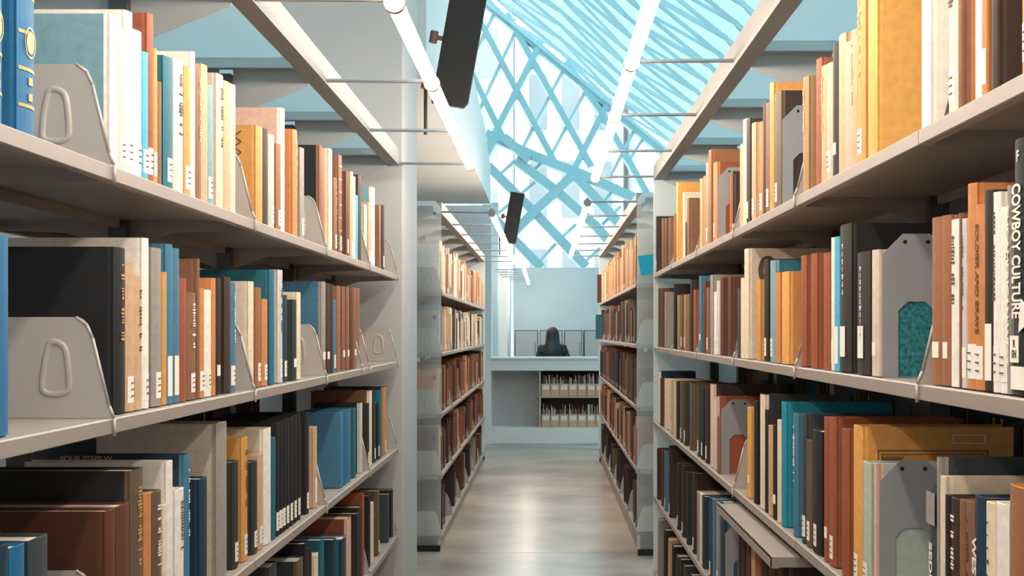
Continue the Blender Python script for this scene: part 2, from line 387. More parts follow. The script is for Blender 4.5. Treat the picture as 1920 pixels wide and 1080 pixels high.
def tier_books(sd, ti, text):
    z = sd.z[ti]; rows = []
    for ln in text.strip().splitlines():
        for item in ln.split(','):
            f = item.split()
            if not f: continue
            xa, xb, top = float(f[0]), float(f[1]), float(f[2])
            c = f[3]; ks, kc = (c[0], c[1] if len(c) > 1 else c[0]); kw = {'opts': ''}
            for e in f[4:]:
                if e[0] == '-': kw['opts'] = e[1:]
                else:
                    k, v = e.split('='); kw[k] = float(v)
            rows.append([xa, xb, top, ks, kc, kw])
    rows.sort(key=lambda r: -max(abs(r[0]-CX), abs(r[1]-CX)))
    last = 0; out = []
    for xa, xb, top, ks, kc, kw in rows:
        la, lb = max(abs(xa-CX), abs(xb-CX)), min(abs(xa-CX), abs(xb-CX))
        y0, y1 = F*sd.P/la, F*sd.P/lb
        y0 = max(y0, last+.0008); y1 = max(y1, y0+.0055)
        for p in PL.get((sd.name, ti), []):
            if y0 < p+.004 and y1 > p-.005:
                if p-y0 < max(y1-p, .012): dy = p+.0045-y0; y0 += dy; y1 = max(y1, y0+.0065)
                else: y1 = p-.0055
        iv = y1-y0; T = iv
        if ks == kc and iv > .068: T = .055
        elif ks != kc and iv > .09: T = .09
        yn = y1-T; last = y1
        H = top if top < 3 and top > 0 else (EYE+(CY-top)*yn/F - z)
        H = max(.09, min(H, (.308 if ti else .40)))
        if iv-T > .02 and ti < 4:      # loosely shelved volumes set back behind the front line
            yy = y0+.001; k_ = 0
            while yy+.022 < yn-.001:
                t_ = random.choice((.018, .024, .03)); t_ = min(t_, yn-.001-yy)
                BACK.append((sd, yy, t_-.0006, z+.0019, max(.15, H*random.uniform(.72, .86)), random.choice((ks, ks, 'N', 'D', 'S', 'I')), sd.P+.036+random.uniform(0, .01))); yy += t_
        o = make_book(sd, yn, T-.0004, z, H, ks, kc, kw.get('D'), kw['opts'], kw.get('push', 0), kw.get('lean', 0))
        out.append([o, ks, kc, T, H, yn])
    for i, r in enumerate(out):
        pn = PAL[out[i-1][1]][0] if i else None; nn = PAL[out[i+1][1]][0] if i+1 < len(out) else None
        col = PAL[r[1]][0] if r[1] == r[2] else f'{PAL[r[1]][0]}-spined {PAL[r[2]][0]}'
        place = f'{TIER[ti]} shelf, near {sd.name} range'
        if pn and nn: rel = f'between {pn} and {nn} books' if pn != nn else f'between two {nn} books'
        elif nn: rel = f'nearest the camera, before {nn} book'
        else: rel = f'farthest along, after {pn} book'
        lb = f'{desc(r[3], r[4])} {col} book, {place}, {rel}'
        if lb in LABELS or len(lb.replace('-', ' ').split()) > 16:
            k = i+1; suf = 'th' if 10 < k % 100 < 14 else {1: 'st', 2: 'nd', 3: 'rd'}.get(k % 10, 'th')
            lb = f'{desc(r[3], r[4])} {col} book, {place}, {k}{suf} from the near end'
        LABELS.add(lb)
        props(r[0], lb, 'book', f'books on the {TIER[ti]} shelf of the near {sd.name} range')
    ALLB.append((sd, ti, out)); return out

L0 = tier_books(Lf, 0, """
-22 12 .33 U D=.2 -b,18 72 .32 U D=.2 -b
212 227 28 WL D=.2,228 238 58 C D=.13 -l,239 254 20 W D=.21 -l,255 271 56 W D=.15 -l,272 281 98 Z D=.13 -l,281 291 26 R D=.2 -l
291 297 92 M D=.13 -l,298 306 154 N D=.13,307 329 105 E D=.15 -l,330 349 110 w D=.13 -k,350 361 124 M D=.13 -l,362 368 98 W D=.21
369 382 121 N D=.13 -g,382 393 121 T D=.13,394 401 160 L D=.12 -l,402 423 138 B D=.14 -k,424 435 152 T D=.13,436 445 158 B D=.13
484 496 236 M D=.15,496 506 241 D,507 518 252 A D=.13 -l,519 530 270 n D=.13 -l,530 536 203 WP D=.2
537 560 243 O D=.14 -g,561 573 277 G D=.14 -l,598 605 273 NK D=.2,605 611 278 n,612 625 279 C -l
626 634 333 N -lg,634 643 291 N -bl,644 656 322 r -l,656 664 322 T -l,664 668 331 C,668 673 366 Z,674 679 328 D
682 690 384 A,690 697 380 T -l,698 705 351 WL D=.14,706 716 385 N,717 722 385 D -l
""")
L1 = tier_books(Lf, 1, """
-30 24 442 U D=.13
213 241 465 K D=.21 -g,241 256 494 T D=.14 -l,256 271 520 T D=.13 -k,272 283 448 W D=.245 -l,284 308 466 G D=.15 -l,308 315 512 M D=.13
316 328 459 J D=.17 -L,329 340 467 J D=.16 -L,341 354 523 R D=.14,355 372 550 N D=.14 -lw,372 376 487 N D=.17,376 387 542 O D=.13 -l,388 400 545 W D=.13 -l
400 407 523 O D=.15,407 417 523 X D=.15 -d,418 437 521 D D=.15,437 444 531 J D=.15 -wl
470 479 529 C D=.18,480 493 540 n D=.14 -l,495 505 562 O D=.13 -l,505 518 507 E D=.22,518 533 507 w D=.2 -kl,534 541 554 V D=.13 -l,542 559 563 F D=.14 -d,560 566 549 C D=.15
606 613 529 GJ D=.2 -d,614 621 532 D -d,622 627 534 D,627 632 562 J D=.12 -l,632 640 537 n,641 649 538 N -d,650 657 539 N -d,657 664 539 r,664 670 540 N -d,670 676 541 N -l
""")
L2 = tier_books(Lf, 2, """
0 24 1030 V D=.14,25 54 1032 U D=.14,60 97 1018 S D=.16
203 222 962 r D=.22,223 249 954 r D=.22,250 274 886 IX D=.25 -g,275 288 930 O D=.15,289 308 927 I D=.15 -w,309 316 950 C D=.14,317 328 868 W D=.245
329 350 922 W D=.15 -k,350 359 855 JV D=.24 -w,372 393 901 V D=.14,410 430 797 GB D=.22,431 451 869 F D=.14 -l,452 468 824 M D=.15 -kl,469 486 869 F D=.14 -l
487 496 855 T D=.15 -l,498 512 807 WB D=.2,513 519 823 E D=.15
520 526 795 K -l,527 532 793 K -l,533 538 790 K -l,539 545 788 K -l,546 552 785 K -l,553 559 782 K -l,560 566 779 K -l,567 582 776 K -l,583 597 803 T D=.14 -L
640 646 775 J D=.13,647 652 772 U D=.13,653 659 770 J D=.13,660 669 767 E D=.13,677 681 757 wX D=.15,682 694 758 X D=.14 -l,695 699 734 CN D=.2
700 706 757 F -l,707 713 758 K -l,714 717 733 E,717 726 727 OD D=.22 -l
""")
L3 = tier_books(Lf, 3, """
500 523 1066 SF D=.16,550 572 1055 IS D=.16,573 580 1022 K D=.16,581 587 1030 X D=.15,588 599 1043 C D=.14,600 610 1015 E D=.16,611 632 1014 V D=.17,633 651 1013 VU D=.17
652 661 975 PR D=.2,662 675 965 X D=.2,676 681 953 D D=.2,681 688 927 R D=.15,689 696 931 K D=.14,697 702 945 C,702 713 922 I D=.14 -l,714 731 928 S D=.14,733 738 920 K D=.13
""")
R0 = tier_books(Rt, 0, """
1229 1239 406 D -l,1240 1245 410 N,1246 1253 410 I,1253 1259 408 N,1260 1266 402 n
1267 1278 342 Y D=.2,1279 1284 361 C D=.13,1284 1287 417 D,1287 1300 372 N D=.14
1311 1316 335 T,1317 1321 330 O,1322 1326 305 G -l,1327 1334 281 n D=.2,1335 1352 304 OR D=.15 -l
1385 1391 270 T,1391 1397 223 C,1397 1406 223 D -l,1407 1421 230 T D=.13 -l,1422 1427 228 O -l,1428 1434 192 D,1434 1440 192 N -l
1441 1447 155 M D=.21,1448 1463 171 ID D=.18 -l
1502 1526 143 H D=.14 -g,1527 1536 109 R D=.2,1537 1546 122 T D=.13 -g,1547 1557 117 P D=.13 -l,1558 1567 80 X D=.13 -d,1568 1581 62 T D=.13
1582 1590 78 P D=.12,1591 1602 55 T D=.12 -g,1603 1621 .30 M D=.15 -gl,1622 1639 .315 Y D=.19
1722 1738 .29 W D=.11,1772 1793 .29 C D=.14 -kl,1794 1800 .28 NO D=.14,1824 1836 .29 W D=.14 -k,1837 1846 .27 O D=.14 -l,1856 1866 .27 D D=.13,1908 1935 .25 M D=.14 -l
""")
R1 = tier_books(Rt, 1, """
1233 1240 541 I,1240 1244 541 r,1245 1257 548 G D=.13,1258 1266 533 K D=.14,1269 1274 554 H,1275 1280 553 I -l,1281 1286 553 H -l,1287 1292 552 N
1293 1299 525 X D=.15,1299 1308 544 R,1309 1316 518 J -d,1317 1322 528 r,1323 1329 540 N -l,1330 1336 516 G,1337 1341 548 W -l,1342 1348 527 w -l,1349 1362 521 r,1363 1378 520 r D=.2
1380 1386 542 S,1387 1392 522 C,1393 1400 467 CB D=.22,1417 1422 525 MY D=.13,1430 1440 487 X D=.15 -l,1441 1450 489 LE D=.2 -l
1451 1461 512 O D=.14,1462 1475 510 YO D=.14,1496 1516 480 R D=.15,1517 1539 476 R D=.15,1540 1556 475 R D=.15
1557 1561 447 W D=.15 -l,1562 1569 445 Z D=.15 -L,1570 1591 420 XK D=.22,1602 1626 472 XI D=.12,1631 1641 470 B D=.13 -d,1642 1646 470 Bm D=.15
1741 1761 408 n D=.14 -d,1762 1776 405 n D=.14 -d,1777 1796 412 W D=.14 -k,1797 1800 402 N,1801 1818 412 w D=.14 -kl,1809 1824 345 O D=.19 -l,1825 1839 385 O D=.13 -l
1840 1857 358 X D=.14 -L,1858 1870 362 W D=.14 -kl,1871 1885 390 W D=.14 -l,1886 1893 350 GX D=.14,1894 1925 257 K D=.2
""")
R2 = tier_books(Rt, 2, """
1231 1236 697 WV,1237 1244 710 r,1245 1255 711 C -l,1256 1261 714 T -l,1262 1266 714 B,1267 1273 716 X,1274 1280 718 I -l,1281 1291 719 F -l,1292 1305 720 I
1306 1312 728 S -l,1313 1320 728 X -l,1321 1329 727 D -l,1330 1335 722 BD D=.2,1336 1341 745 BR D=.15,1342 1348 784 NR D=.12
1399 1410 766 Y D=.1 -d,1411 1421 755 K D=.13,1422 1431 742 CS D=.16,1432 1437 771 X D=.13,1438 1445 801 T D=.12,1446 1454 800 K D=.12 -d,1455 1461 790 C D=.13
1462 1482 757 Q D=.22,1484 1500 779 J D=.18 -w,1501 1508 779 S D=.17 -l,1509 1518 829 I D=.14 -l,1519 1541 812 KX D=.15 -l
1542 1550 785 R D=.2 -d,1551 1573 787 R D=.22 -l,1574 1594 809 R D=.15,1595 1612 803 YM D=.24 -l,1613 1636 872 A D=.13 -l,1637 1641 872 PA D=.14
1737 1754 920 S D=.13,1755 1759 860 GS D=.23,1760 1768 897 C D=.22,1770 1776 932 X D=.2,1777 1795 941 D D=.17 -w,1796 1805 942 N D=.16,1806 1820 946 N D=.16 -k,1821 1842 938 V D=.17,1843 1859 948 C D=.15 -k,1860 1884 952 W D=.15,1885 1930 925 nO D=.2
""")
R3 = tier_books(Rt, 3, """
1231 1238 842 D,1239 1244 845 r,1245 1252 848 J -l,1253 1265 838 D -l,1268 1276 870 X -l,1277 1285 874 D -l,1286 1296 887 X,1297 1304 889 D -l
1305 1309 925 G,1310 1314 928 C,1315 1327 933 V,1328 1333 936 S -l,1334 1340 938 J,1341 1347 945 G -l,1348 1364 945 VE
1388 1396 993 D,1397 1405 998 r,1406 1414 1010 T,1415 1423 1013 R,1424 1430 1015 D,1431 1438 1018 X,1439 1446 1020 r,1447 1455 1030 D,1456 1475 1045 r D=.2,1476 1500 1050 D D=.2
""")
R4 = tier_books(Rt, 4, """
1232 1240 .25 G lean=6,1243 1248 .25 X lean=6,1251 1256 .24 T lean=6,1258 1263 .24 X lean=5,1266 1271 .23 D lean=5,1273 1278 .24 X,1280 1285 .24 S -l,1286 1292 .22 X -l,1293 1300 .25 D
""")
# taller chamfered bookends standing against the near faces of books on the right range
def near_book(out, sd, x):
    y = px2y(sd, x); return min(out, key=lambda r: abs(r[5]+r[3]/2-y))
for x, T_, ti, wh in ((1456, R0, 0, 'beside the mustard book'), (1344, R0, 0, 'beside the orange book'), (1644, R1, 1, 'before the marbled teal book'), (1639, R2, 2, 'before the pale green book'), (1345, R2, 2, 'beside the yellow book'), (1356, R3, 3, 'beside the teal book')):
    bookend('b', Rt, near_book(T_, Rt, x)[5]-.0016, ti, wh)

# readable titles, emblems and ornaments
def find(sd_out, i): return sd_out[i]
def spine_text(r, txt, mt, size, zc, width, ymid=.5):
    T = r[3]; textmesh(txt, size, mt, 'title', r[0], (-.0008, T*ymid, zc), (0, 0, -1), (0, -1, 0), width=width)
def spine_stack(r, txt, mt, size, ztop, step):
    T = r[3]
    root = r[0]
    for i, ch in enumerate(txt):
        if i == 0: base = []
        o = textmesh(ch, size, mt, 'title_letter', root, (-.0008, T*.5, ztop-i*step), (0, -1, 0), (0, 0, 1), extrude=.0003)
r = near_book(R1, Rt, 1908); H = r[4]
spine_text(r, 'COWBOY CULTURE', WHITEINK, .036, .150, .140, .62)
textmesh('F', .016, WHITEINK, 'title', r[0], (-.0008, r[3]*.5, H*.93), (0, -1, 0), (0, 0, 1))
m = MB()
m.prism([(.55, .055), (.95, .062), (.9, .085), (.7, .09)], lambda p: (-.0010, r[3]*(1-p[0]), .01+p[1]), lambda p: (-.0002, r[3]*(1-p[0]), .01+p[1]))
m.build('spine_picture', WHITEINK, r[0])
MB().box(-.0012, -.0002, r[3]*.1, r[3]*.9, .006, .030).box(-.0012, -.0002, r[3]*.45, r[3]*.95, .034, .062).build('call_number_label', STICK, r[0])
textmesh('R\nEN', .011, DARKINK, 'call_number', r[0], (-.0015, r[3]*.68, .048), (0, -1, 0), (0, 0, 1))
r = near_book(R1, Rt, 1889); spine_text(r, 'THE AMERICAN WEST', WHITEINK, .012, r[4]*.52, .17)
r = near_book(R1, Rt, 1832); spine_text(r, 'SOLDIER AND BRAVE', DARKINK, .013, r[4]*.60, .125)
r = near_book(R1, Rt, 1580); spine_stack(r, 'VIKINGS', WHITEINK, .0115, r[4]*.85, .0125)
r = near_book(R1, Rt, 1614); spine_stack(r, 'MIDDLEWEIGHT', WHITEINK, .0105, r[4]*.86, .0102)
for x in (1580, 1614):
    r = near_book(R1, Rt, x); MB().box(-.0011, -.0002, r[3]*.3, r[3]*.7, .025, .075).build('call_number_label', STICK, r[0])
r = near_book(R2, Rt, 1745); spine_text(r, 'SEDUCE', WHITEINK, .018, r[4]*.45, .085)
MB().box(-.0010, -.0002, r[3]*.05, r[3]*.95, r[4]*.77, r[4]*.97).build('spine_panel', cloth('G'), r[0])
r = near_book(R2, Rt, 1831); spine_text(r, 'WESTWARD', WHITEINK, .02, r[4]*.5, .12, .7)
# navy album with gilt title along its front board
r = near_book(L2, Lf, 354)
textmesh('FOUR STEPS W', .0115, GOLD, 'title', r[0], (-.165, -.0004, r[4]-.0065), (1, 0, 0), (0, 0, 1), width=.085)
# gilt medallions on the two large blue volumes
for i in (0, 1):
    r = L0[i]; T = r[3]; m = MB(); n = 20
    for rr0, rr1 in ((.9, 1), (.0, .72)):
        for k in range(n):
            a0, a1 = 2*math.pi*k/n, 2*math.pi*(k+1)/n
            q = [(T*.5+T*.30*rr*math.cos(a), .107+.018*rr*math.sin(a)) for rr, a in ((rr0, a0), (rr1, a0), (rr1, a1), (rr0, a1))]
            m.add([(.0010, yy, zz) for yy, zz in q], [(0, 1, 2, 3)])
    m.build('gilt_medallion', GOLD, r[0])
    m = MB()
    for zz in (.040, .058): m.box(.0004, .0012, T*.40, T*.60, zz, zz+.009)
    m.build('spine_lettering', GOLD, r[0])
# lattice pattern on the ochre book
r = near_book(L0, Lf, 490); m = MB(); H = r[4]
for k in range(6):
    for q in (0, 1):
        for j in range(2):
            x0 = -.035-.03*j; z0 = H*(.28+.11*k); dx = .03
            a, b = ((x0, z0), (x0-dx, z0+H*.11)) if q else ((x0-dx, z0), (x0, z0+H*.11))
            m.beam((a[0], -.0006, a[1]), (b[0], -.0006, b[1]), .003, .0005)
m.build('cover_pattern', mat('pattern_ink', '#5b4a38', .7), r[0])
# framed ornament and label on the mustard album
r = near_book(R2, Rt, 1603); H = r[4]; m = MB()
def frame(m, x0, x1, z0, z1, t, y=-.0007):
    for a in ((x0, x1, z0, z0+t), (x0, x1, z1-t, z1), (x0, x0+t, z0, z1), (x1-t, x1, z0, z1)): m.box(a[0], a[1], y, -.0001, a[2], a[3])
frame(m, .028, .200, .03, H-.036, .0018); frame(m, .034, .194, .036, H-.042, .0010)
for k in range(9): m.beam((.036+.004*k, -.0006, H-.046), (.036, -.0006, H-.050-.004*k), .0014, .0005)
m.build('cover_ornament', DARKINK, r[0])
m = MB(); frame(m, .145, .196, H-.026, H-.012, .001); m.build('cover_label', STICK, r[0])
# photographic jacket at the right joint: grey figure on white
r = near_book(R0, Rt, 1730); m = MB()
pts = [(.020, .004), (.050, .004), (.066, .03), (.062, .09), (.060, .16), (.048, .195), (.036, .18), (.030, .12), (.034, .06)]
m.prism(pts, lambda p: (p[0], -.0008, p[1]), lambda p: (p[0], -.0002, p[1]))
m.build('jacket_picture', mat('photo_grey', '#8b7a72', .7, 0, .5, 60, 0, .3, '#5d504a', 6), r[0])
# oval on the large tan book
r = near_book(R1, Rt, 1396); m = MB(); n = 24
for k in range(n):
    a0, a1 = 2*math.pi*k/n, 2*math.pi*(k+1)/n
    q = [(.052+.024*e*math.cos(a), r[4]*.80+.036*e*math.sin(a)) for e, a in ((.45, a0), (1, a0), (1, a1), (.45, a1))]
    m.add([(x_, -.0006, z_) for x_, z_ in q], [(0, 1, 2, 3)])
m.build('cover_oval', mat('pattern_ink', '#5b4a38', .7), r[0])

# ------------------------------------------------------------ distant books: far ranges and rear shelves, one mass
KEYS = list(PAL.keys())
mb = MB(); mslots = [cloth(k) for k in KEYS]+[PAGES, STICK]
def far_book(sd, y0, T, z, H, k, front, depth, outward=1):
    s = sd.s; a, b = s*front, s*(front+outward*depth); i = KEYS.index(k)
    e = min(.003, T*.2); xs = sorted((a, b))
    mb.box(xs[0], xs[1], y0, y0+T*.16, z, z+H, i); mb.box(xs[0], xs[1], y0+T*.84, y0+T, z, z+H, i)
    f = sorted((a, a+s*outward*.004)); mb.box(f[0], f[1], y0+T*.16, y0+T*.84, z, z+H, i)
    g = sorted((a+s*outward*.004, b-s*outward*.004)); mb.box(g[0], g[1], y0+T*.16, y0+T*.84, z+.003, z+H-.004, len(KEYS))
    if random.random() < .45:
        p = sorted((a-s*outward*.0004, a)); mb.box(p[0], p[1], y0+T*.2, y0+T*.8, z+.012, z+.04, len(KEYS)+1)
def fill(sd, ti, ya, yb, keys, hmin, hmax, front, depth, outward=1, density=.93, joints=()):
    y = ya+.02; run = 0
    while y < yb-.05:
        T = random.choice((.012, .018, .022, .03, .038)); 
        if y+T > yb-.03: break
        if random.random() > density: y += random.uniform(.03, .09); continue
        H = random.uniform(hmin, hmax) if run <= 0 else H
        if run <= 0: run = random.choice((0, 0, 1, 3)); kk = random.choice(keys)
        else: run -= 1
        far_book(sd, y, T-.0008, sd.z[ti]+.0019, H, kk, front+random.uniform(0, .012)*outward, min(depth, H*.7), outward); y += T
for sd_, y_, t_, z_, h_, k_, f_ in BACK: far_book(sd_, y_, t_, z_, h_, k_, f_, .15)
for ti, kl, kr in ((0, 'NTnCOTNWBT', 'TTMTnNHYTC'), (1, 'CWKTSVJCTG', 'DXINXDrSGD'), (2, 'rRDNXRDTIO', 'DXrNDXKrIN'), (3, 'rRRDNTXKRD', 'TrRNDTXRBD')):
    hh = ((.20, .30), (.18, .27), (.19, .28), (.19, .27))[ti]
    for k in range(6):
        fill(Lf, ti, JL2[k], JL2[k+1], kl, hh[0], hh[1], Lf.P, .19)
        fill(Rt, ti, JR2[k], JR2[k+1]-(.25 if k == 5 and ti < 2 else 0), kr, hh[0], hh[1], Rt.P, .19)
for k in range(6):
    fill(Lf, 4, JL2[k]+.2, JL2[k+1]-.2, 'IrGDX', .2, .26, Lf.P, .18, 1, .8)
    fill(Rt, 4, JR2[k]+.1, JR2[k+1]-.3, 'IrKDX', .2, .26, Rt.P, .18, 1, .8)
for sd, JJ, nb in ((Rt, JR, 7), (Lf, JL, 6)):
    for ti in range(1, 5):
        for k in range(1, nb):
            if sd is Lf and random.random() < .35: continue
            fill(sd, ti, JJ[k], JJ[k+1], 'XDKrSDKNV', .18, .26, 2*sd.c-sd.P, .19, -1, .9)
# the two books turned out past the end of the far right range
props(mb.build('books', mslots), 'rows of books on the far shelves and rear sides of the ranges', 'books', None, 'stuff')
for k in range(1, 7):
    for ti in (0, 1, 2, 3, 4):
        if k < 6:
            bookend('a', Lf, JL2[k]-.012, ti, f'{NTH[k-1]} one along', 'far')
        if ti in (1, 3, 4) and k < 6: bookend('a', Rt, JR2[k]-.012, ti, f'{NTH[k-1]} one along', 'far')
# bookends seen blurred through the frosted end panel
for sd, J in ((Lf, JL2), (Rt, JR2)):
    for ti in range(5): bookend('a', sd, J[0]+.012, ti, 'behind its frosted end panel', 'far')
for (xa, xb, y0p, y1p, k, ti, nm) in ((1120, 1131, 515, 568, 'r', 0, 'reddish brown book at the far end of far right top shelf'), (1117, 1130, 594, 640, 'E', 1, 'teal book sticking out at far end of far right range')):
    yy = 12.95; q0 = pt(xa, y1p, yy); q1 = pt(xb, y0p, yy)
    m = MB(); m.box(q0[0], q0[0]+.16, 0, .004, 0, q1[2]-q0[2]).box(q0[0], q0[0]+.16, .03, .034, 0, q1[2]-q0[2]).box(q0[0], q0[0]+.004, .004, .03, 0, q1[2]-q0[2])
    rt = empty('book', (0, yy, Rt.z[ti]+.0005)); m.build('cover', cloth(k), rt)
    MB().box(q0[0]+.004, q0[0]+.156, .004, .03, .003, q1[2]-q0[2]-.004).build('page_block', PAGES, rt)
    props(rt, nm, 'book')

# ------------------------------------------------------------ strip lights
def strip_light(sd, X, z, ys, label):
    s = sd.s; root = empty('strip_light', (s*X, ys[0], z)); props(root, label, 'light'); L = (-s*X, -ys[0], -z)
    for y0, y1 in zip(ys[:-1], ys[1:]):
        MB().tube((s*X, y0+.008, z), (s*X, y1-.008, z), .017, 16).build('tube', TUBE, root, L, smooth=True)
    for y in ys:
        MB().tube((s*X, y-.009, z), (s*X, y+.009, z), .0215, 16).build('tube_collar', mat('collar', '#7d5f45', .5), root, L)
        MB().tube((s*(X+.017), y, z+.006), (s*sd.a, y, z+.008), .0055, 10).build('support_rod', CHROME, root, L)
    MB().tube((s*X, ys[0], z+.024), (s*X, ys[-1], z+.024), .006, 10).build('cable_rail', CHROME, root, L)
    MB().tube((s*X, ys[0]-.03, z), (s*X, ys[0]-.005, z), .021, 16).tube((s*X, ys[-1]+.005, z), (s*X, ys[-1]+.02, z), .018, 16).build('end_cap', CHROME, root, L)
strip_light(Lf, .300, 1.849, JL, 'warm tube light strip over near left side of the aisle')
strip_light(Rt, .219, 1.893, JR, 'warm tube light strip over near right side of the aisle')
strip_light(Lf, .300, 1.849, JL2, 'small tube light strip over far left side of the aisle')
strip_light(Rt, .219, 1.893, JR2, 'small tube light strip over far right side of the aisle')
# black hanging blades clamped beside the left strips
def blade(y, X, z, label):
    root = empty('hanging_sign', (X, y, z)); props(root, label, 'sign')
    t = math.radians(10); u = Vector((math.cos(t), 0, -math.sin(t))); v = Vector((math.sin(t), 0, math.cos(t)))
    m = MB(); w_, h_ = .062, .225
    m.prism([(-w_, -h_), (w_*.8, -h_), (w_, -h_+.02), (w_, h_), (-w_, h_)], lambda p: u*p[0]+v*p[1]+Vector((0, -.012, 0)), lambda p: u*p[0]+v*p[1]+Vector((0, .012, 0)))
    m.build('blade', BLACK, root, bevel=.003)
    for zz in (.0, -.16):
        c = u*(-w_-.012)+v*zz
        MB().beam(u*(-w_-.03)+v*zz, u*(-w_+.01)+v*zz, .014, .014).tube(u*(-w_-.032)+v*(zz-.02)+Vector((0, .007, 0)), u*(-w_-.032)+v*(zz+.02)+Vector((0, .007, 0)), .014, 12).build('clamp', mat('bronze_clamp', '#6b4f40', .5, .3), root)
    q = u*(-w_-.032)+v*(-.16)
    MB().tube((q.x, .007, q.z), (q.x, .007, 1.849+.024-z), .006, 10).build('stem', BLACK, root)
blade(4.85, -.293, 2.19, 'large black hanging sign blade above near left light strip')
blade(12.5, -.293, 2.20, 'small black hanging sign blade above far left light strip')

# ------------------------------------------------------------ setting
def st(o): o['kind'] = 'structure'; return o
fl = mat('concrete', '#c2ae9f', .26, 0, .16, 1.6, 0, .5, '#94857b', 8)
nt = fl.node_tree; b = nt.nodes['Principled BSDF']
st(MB().box(-6, 6, -3, 7.72, -.1, 0).box(-6, 6, 7.726, 30, -.1, 0).box(-6, 6, 7.7, 7.74, -.1, -.004).build('floor', fl))
# white end wall beside the near left range
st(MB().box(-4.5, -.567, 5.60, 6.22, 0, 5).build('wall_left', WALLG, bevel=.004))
m = MB()      # bulkhead running above the far left range to the rear wall
pr = [(7.0, 2.55), (15.0, 2.55), (15.0, 2.95), (13.9, 3.14), (11.1, 3.3), (12.3, 4.0), (12.3, 7), (7.0, 7)]
m.prism(pr, lambda p: (-4.5, p[0], p[1]), lambda p: (-.593, p[0], p[1]))
st(m.build('wall_upper', WALLW))
st(MB().box(-4.6, -4.5, -2, 24, 0, 7).build('wall_side', WALLG))
st(MB().box(-4.6, 5.4, -3.1, -3, 0, 8).build('wall_added_behind', WALLG))  # unseen wall, added to cut ambient light from behind the camera
st(MB().box(5.2, 5.3, -3, 24.4, 0, 3).build('wall_added_right', WALLW))  # added to shut sky light out below the sloping ceiling
st(MB().box(-4.6, -1.5, -3, 24.4, 7.15, 7.25).build('ceiling_added', WALLW))  # unseen lid over the left gap, added so less ambient light gets in
YB = 15.2
def bx(m, x0, x1, y0p, y1p, yn, yf, mi=0):    # box whose front face spans these photo measurements at depth yn
    a, c = pt(x0, y1p, yn), pt(x1, y0p, yn); return m.box(a[0], c[0], yn, yf, a[2], c[2], mi)
m = MB()
bx(m, 905, 921, 383, 835, YB, YB+.3); a = pt(905, 835, YB)
m.box(-4.5, a[0], YB, YB+.3, 0, 2.55)
bx(m, 921, 1600, 802, 832, YB, YB+.35)
bx(m, 921, 1600, 674, 695, YB, YB+.45)
bx(m, 921, 1012, 695, 802, YB+.32, YB+.36, 1)
bx(m, 1012, 1600, 695, 802, YB+.34, YB+.38, 1)
st(m.build('wall_rear', [WALLW, WALLG]))
st(bx(MB(), 921, 1600, 670, 674, YB-.02, YB+.47).build('trim_1', WALLW, bevel=.004))
MB()
# niche shelves with file boxes
fs = empty('low_bookcase', (.0, YB+.05, .2)); props(fs, 'low built-in bookcase of file boxes under the white half wall', 'bookcase')
L = (0, -YB-.05, -.2); wood = mat('pale_board', '#c9b9ab', .6, 0, .08, 10)
for (yt, yb) in ((743, 746), (800, 803)): bx(MB(), 1013, 1150, yt, yb, YB+.03, YB+.33).build('shelf', wood, fs, L)
bx(MB(), 1011, 1014, 695, 803, YB+.03, YB+.33).build('side_panel', wood, fs, L)
bx(MB(), 1014, 1150, 696, 801, YB+.325, YB+.335).build('back_panel', mat('brown_back', '#6d5243', .7), fs, L)
card = mat('file_card', '#d9b193', .7, 0, .08, 30)
for ri, (yt, yb, ys) in enumerate(((720, 743, 705), (777, 800, 762))):
    for k in range(8):
        x0 = 1015.5+k*17; w = 16.2
        a, c = pt(x0, yb, YB+.05), pt(x0+w, yt, YB+.05); top = pt(x0, ys-9, YB+.05)[2]
        r_ = empty('file_box', (a[0], YB+.05, a[2]+.003)); W = c[0]-a[0]; Hh = c[2]-a[2]
        MB().box(0, W, 0, .003, 0, Hh).box(0, .003, .003, .22, 0, Hh).box(W-.003, W, .003, .22, 0, Hh).box(0, W, .22, .223, 0, Hh*1.3).box(.003, W-.003, .003, .22, 0, .003).build('box_body', card, r_)
        MB().box(W*.15, W*.85, -.001, 0, Hh*.5, Hh*.85).build('box_label', STICK, r_)
        mm = MB(); px_ = .006
        while px_ < W-.012:
            t = random.uniform(.003, .012); hh = random.uniform(Hh*1.2, min(Hh*2.2, .24))
            mm.box(px_, px_+t, .02, .19, .004, hh, random.randrange(4)); px_ += t+.001
        o = mm.build('pamphlets', [cloth('I'), cloth('G'), cloth('w'), cloth('X')], r_); o['kind'] = 'stuff'
        props(r_, f'tan file box with white label, {("upper", "lower")[ri]} row of rear bookcase, {NTH[k]} from its left', 'file box', 'file boxes in the rear bookcase')
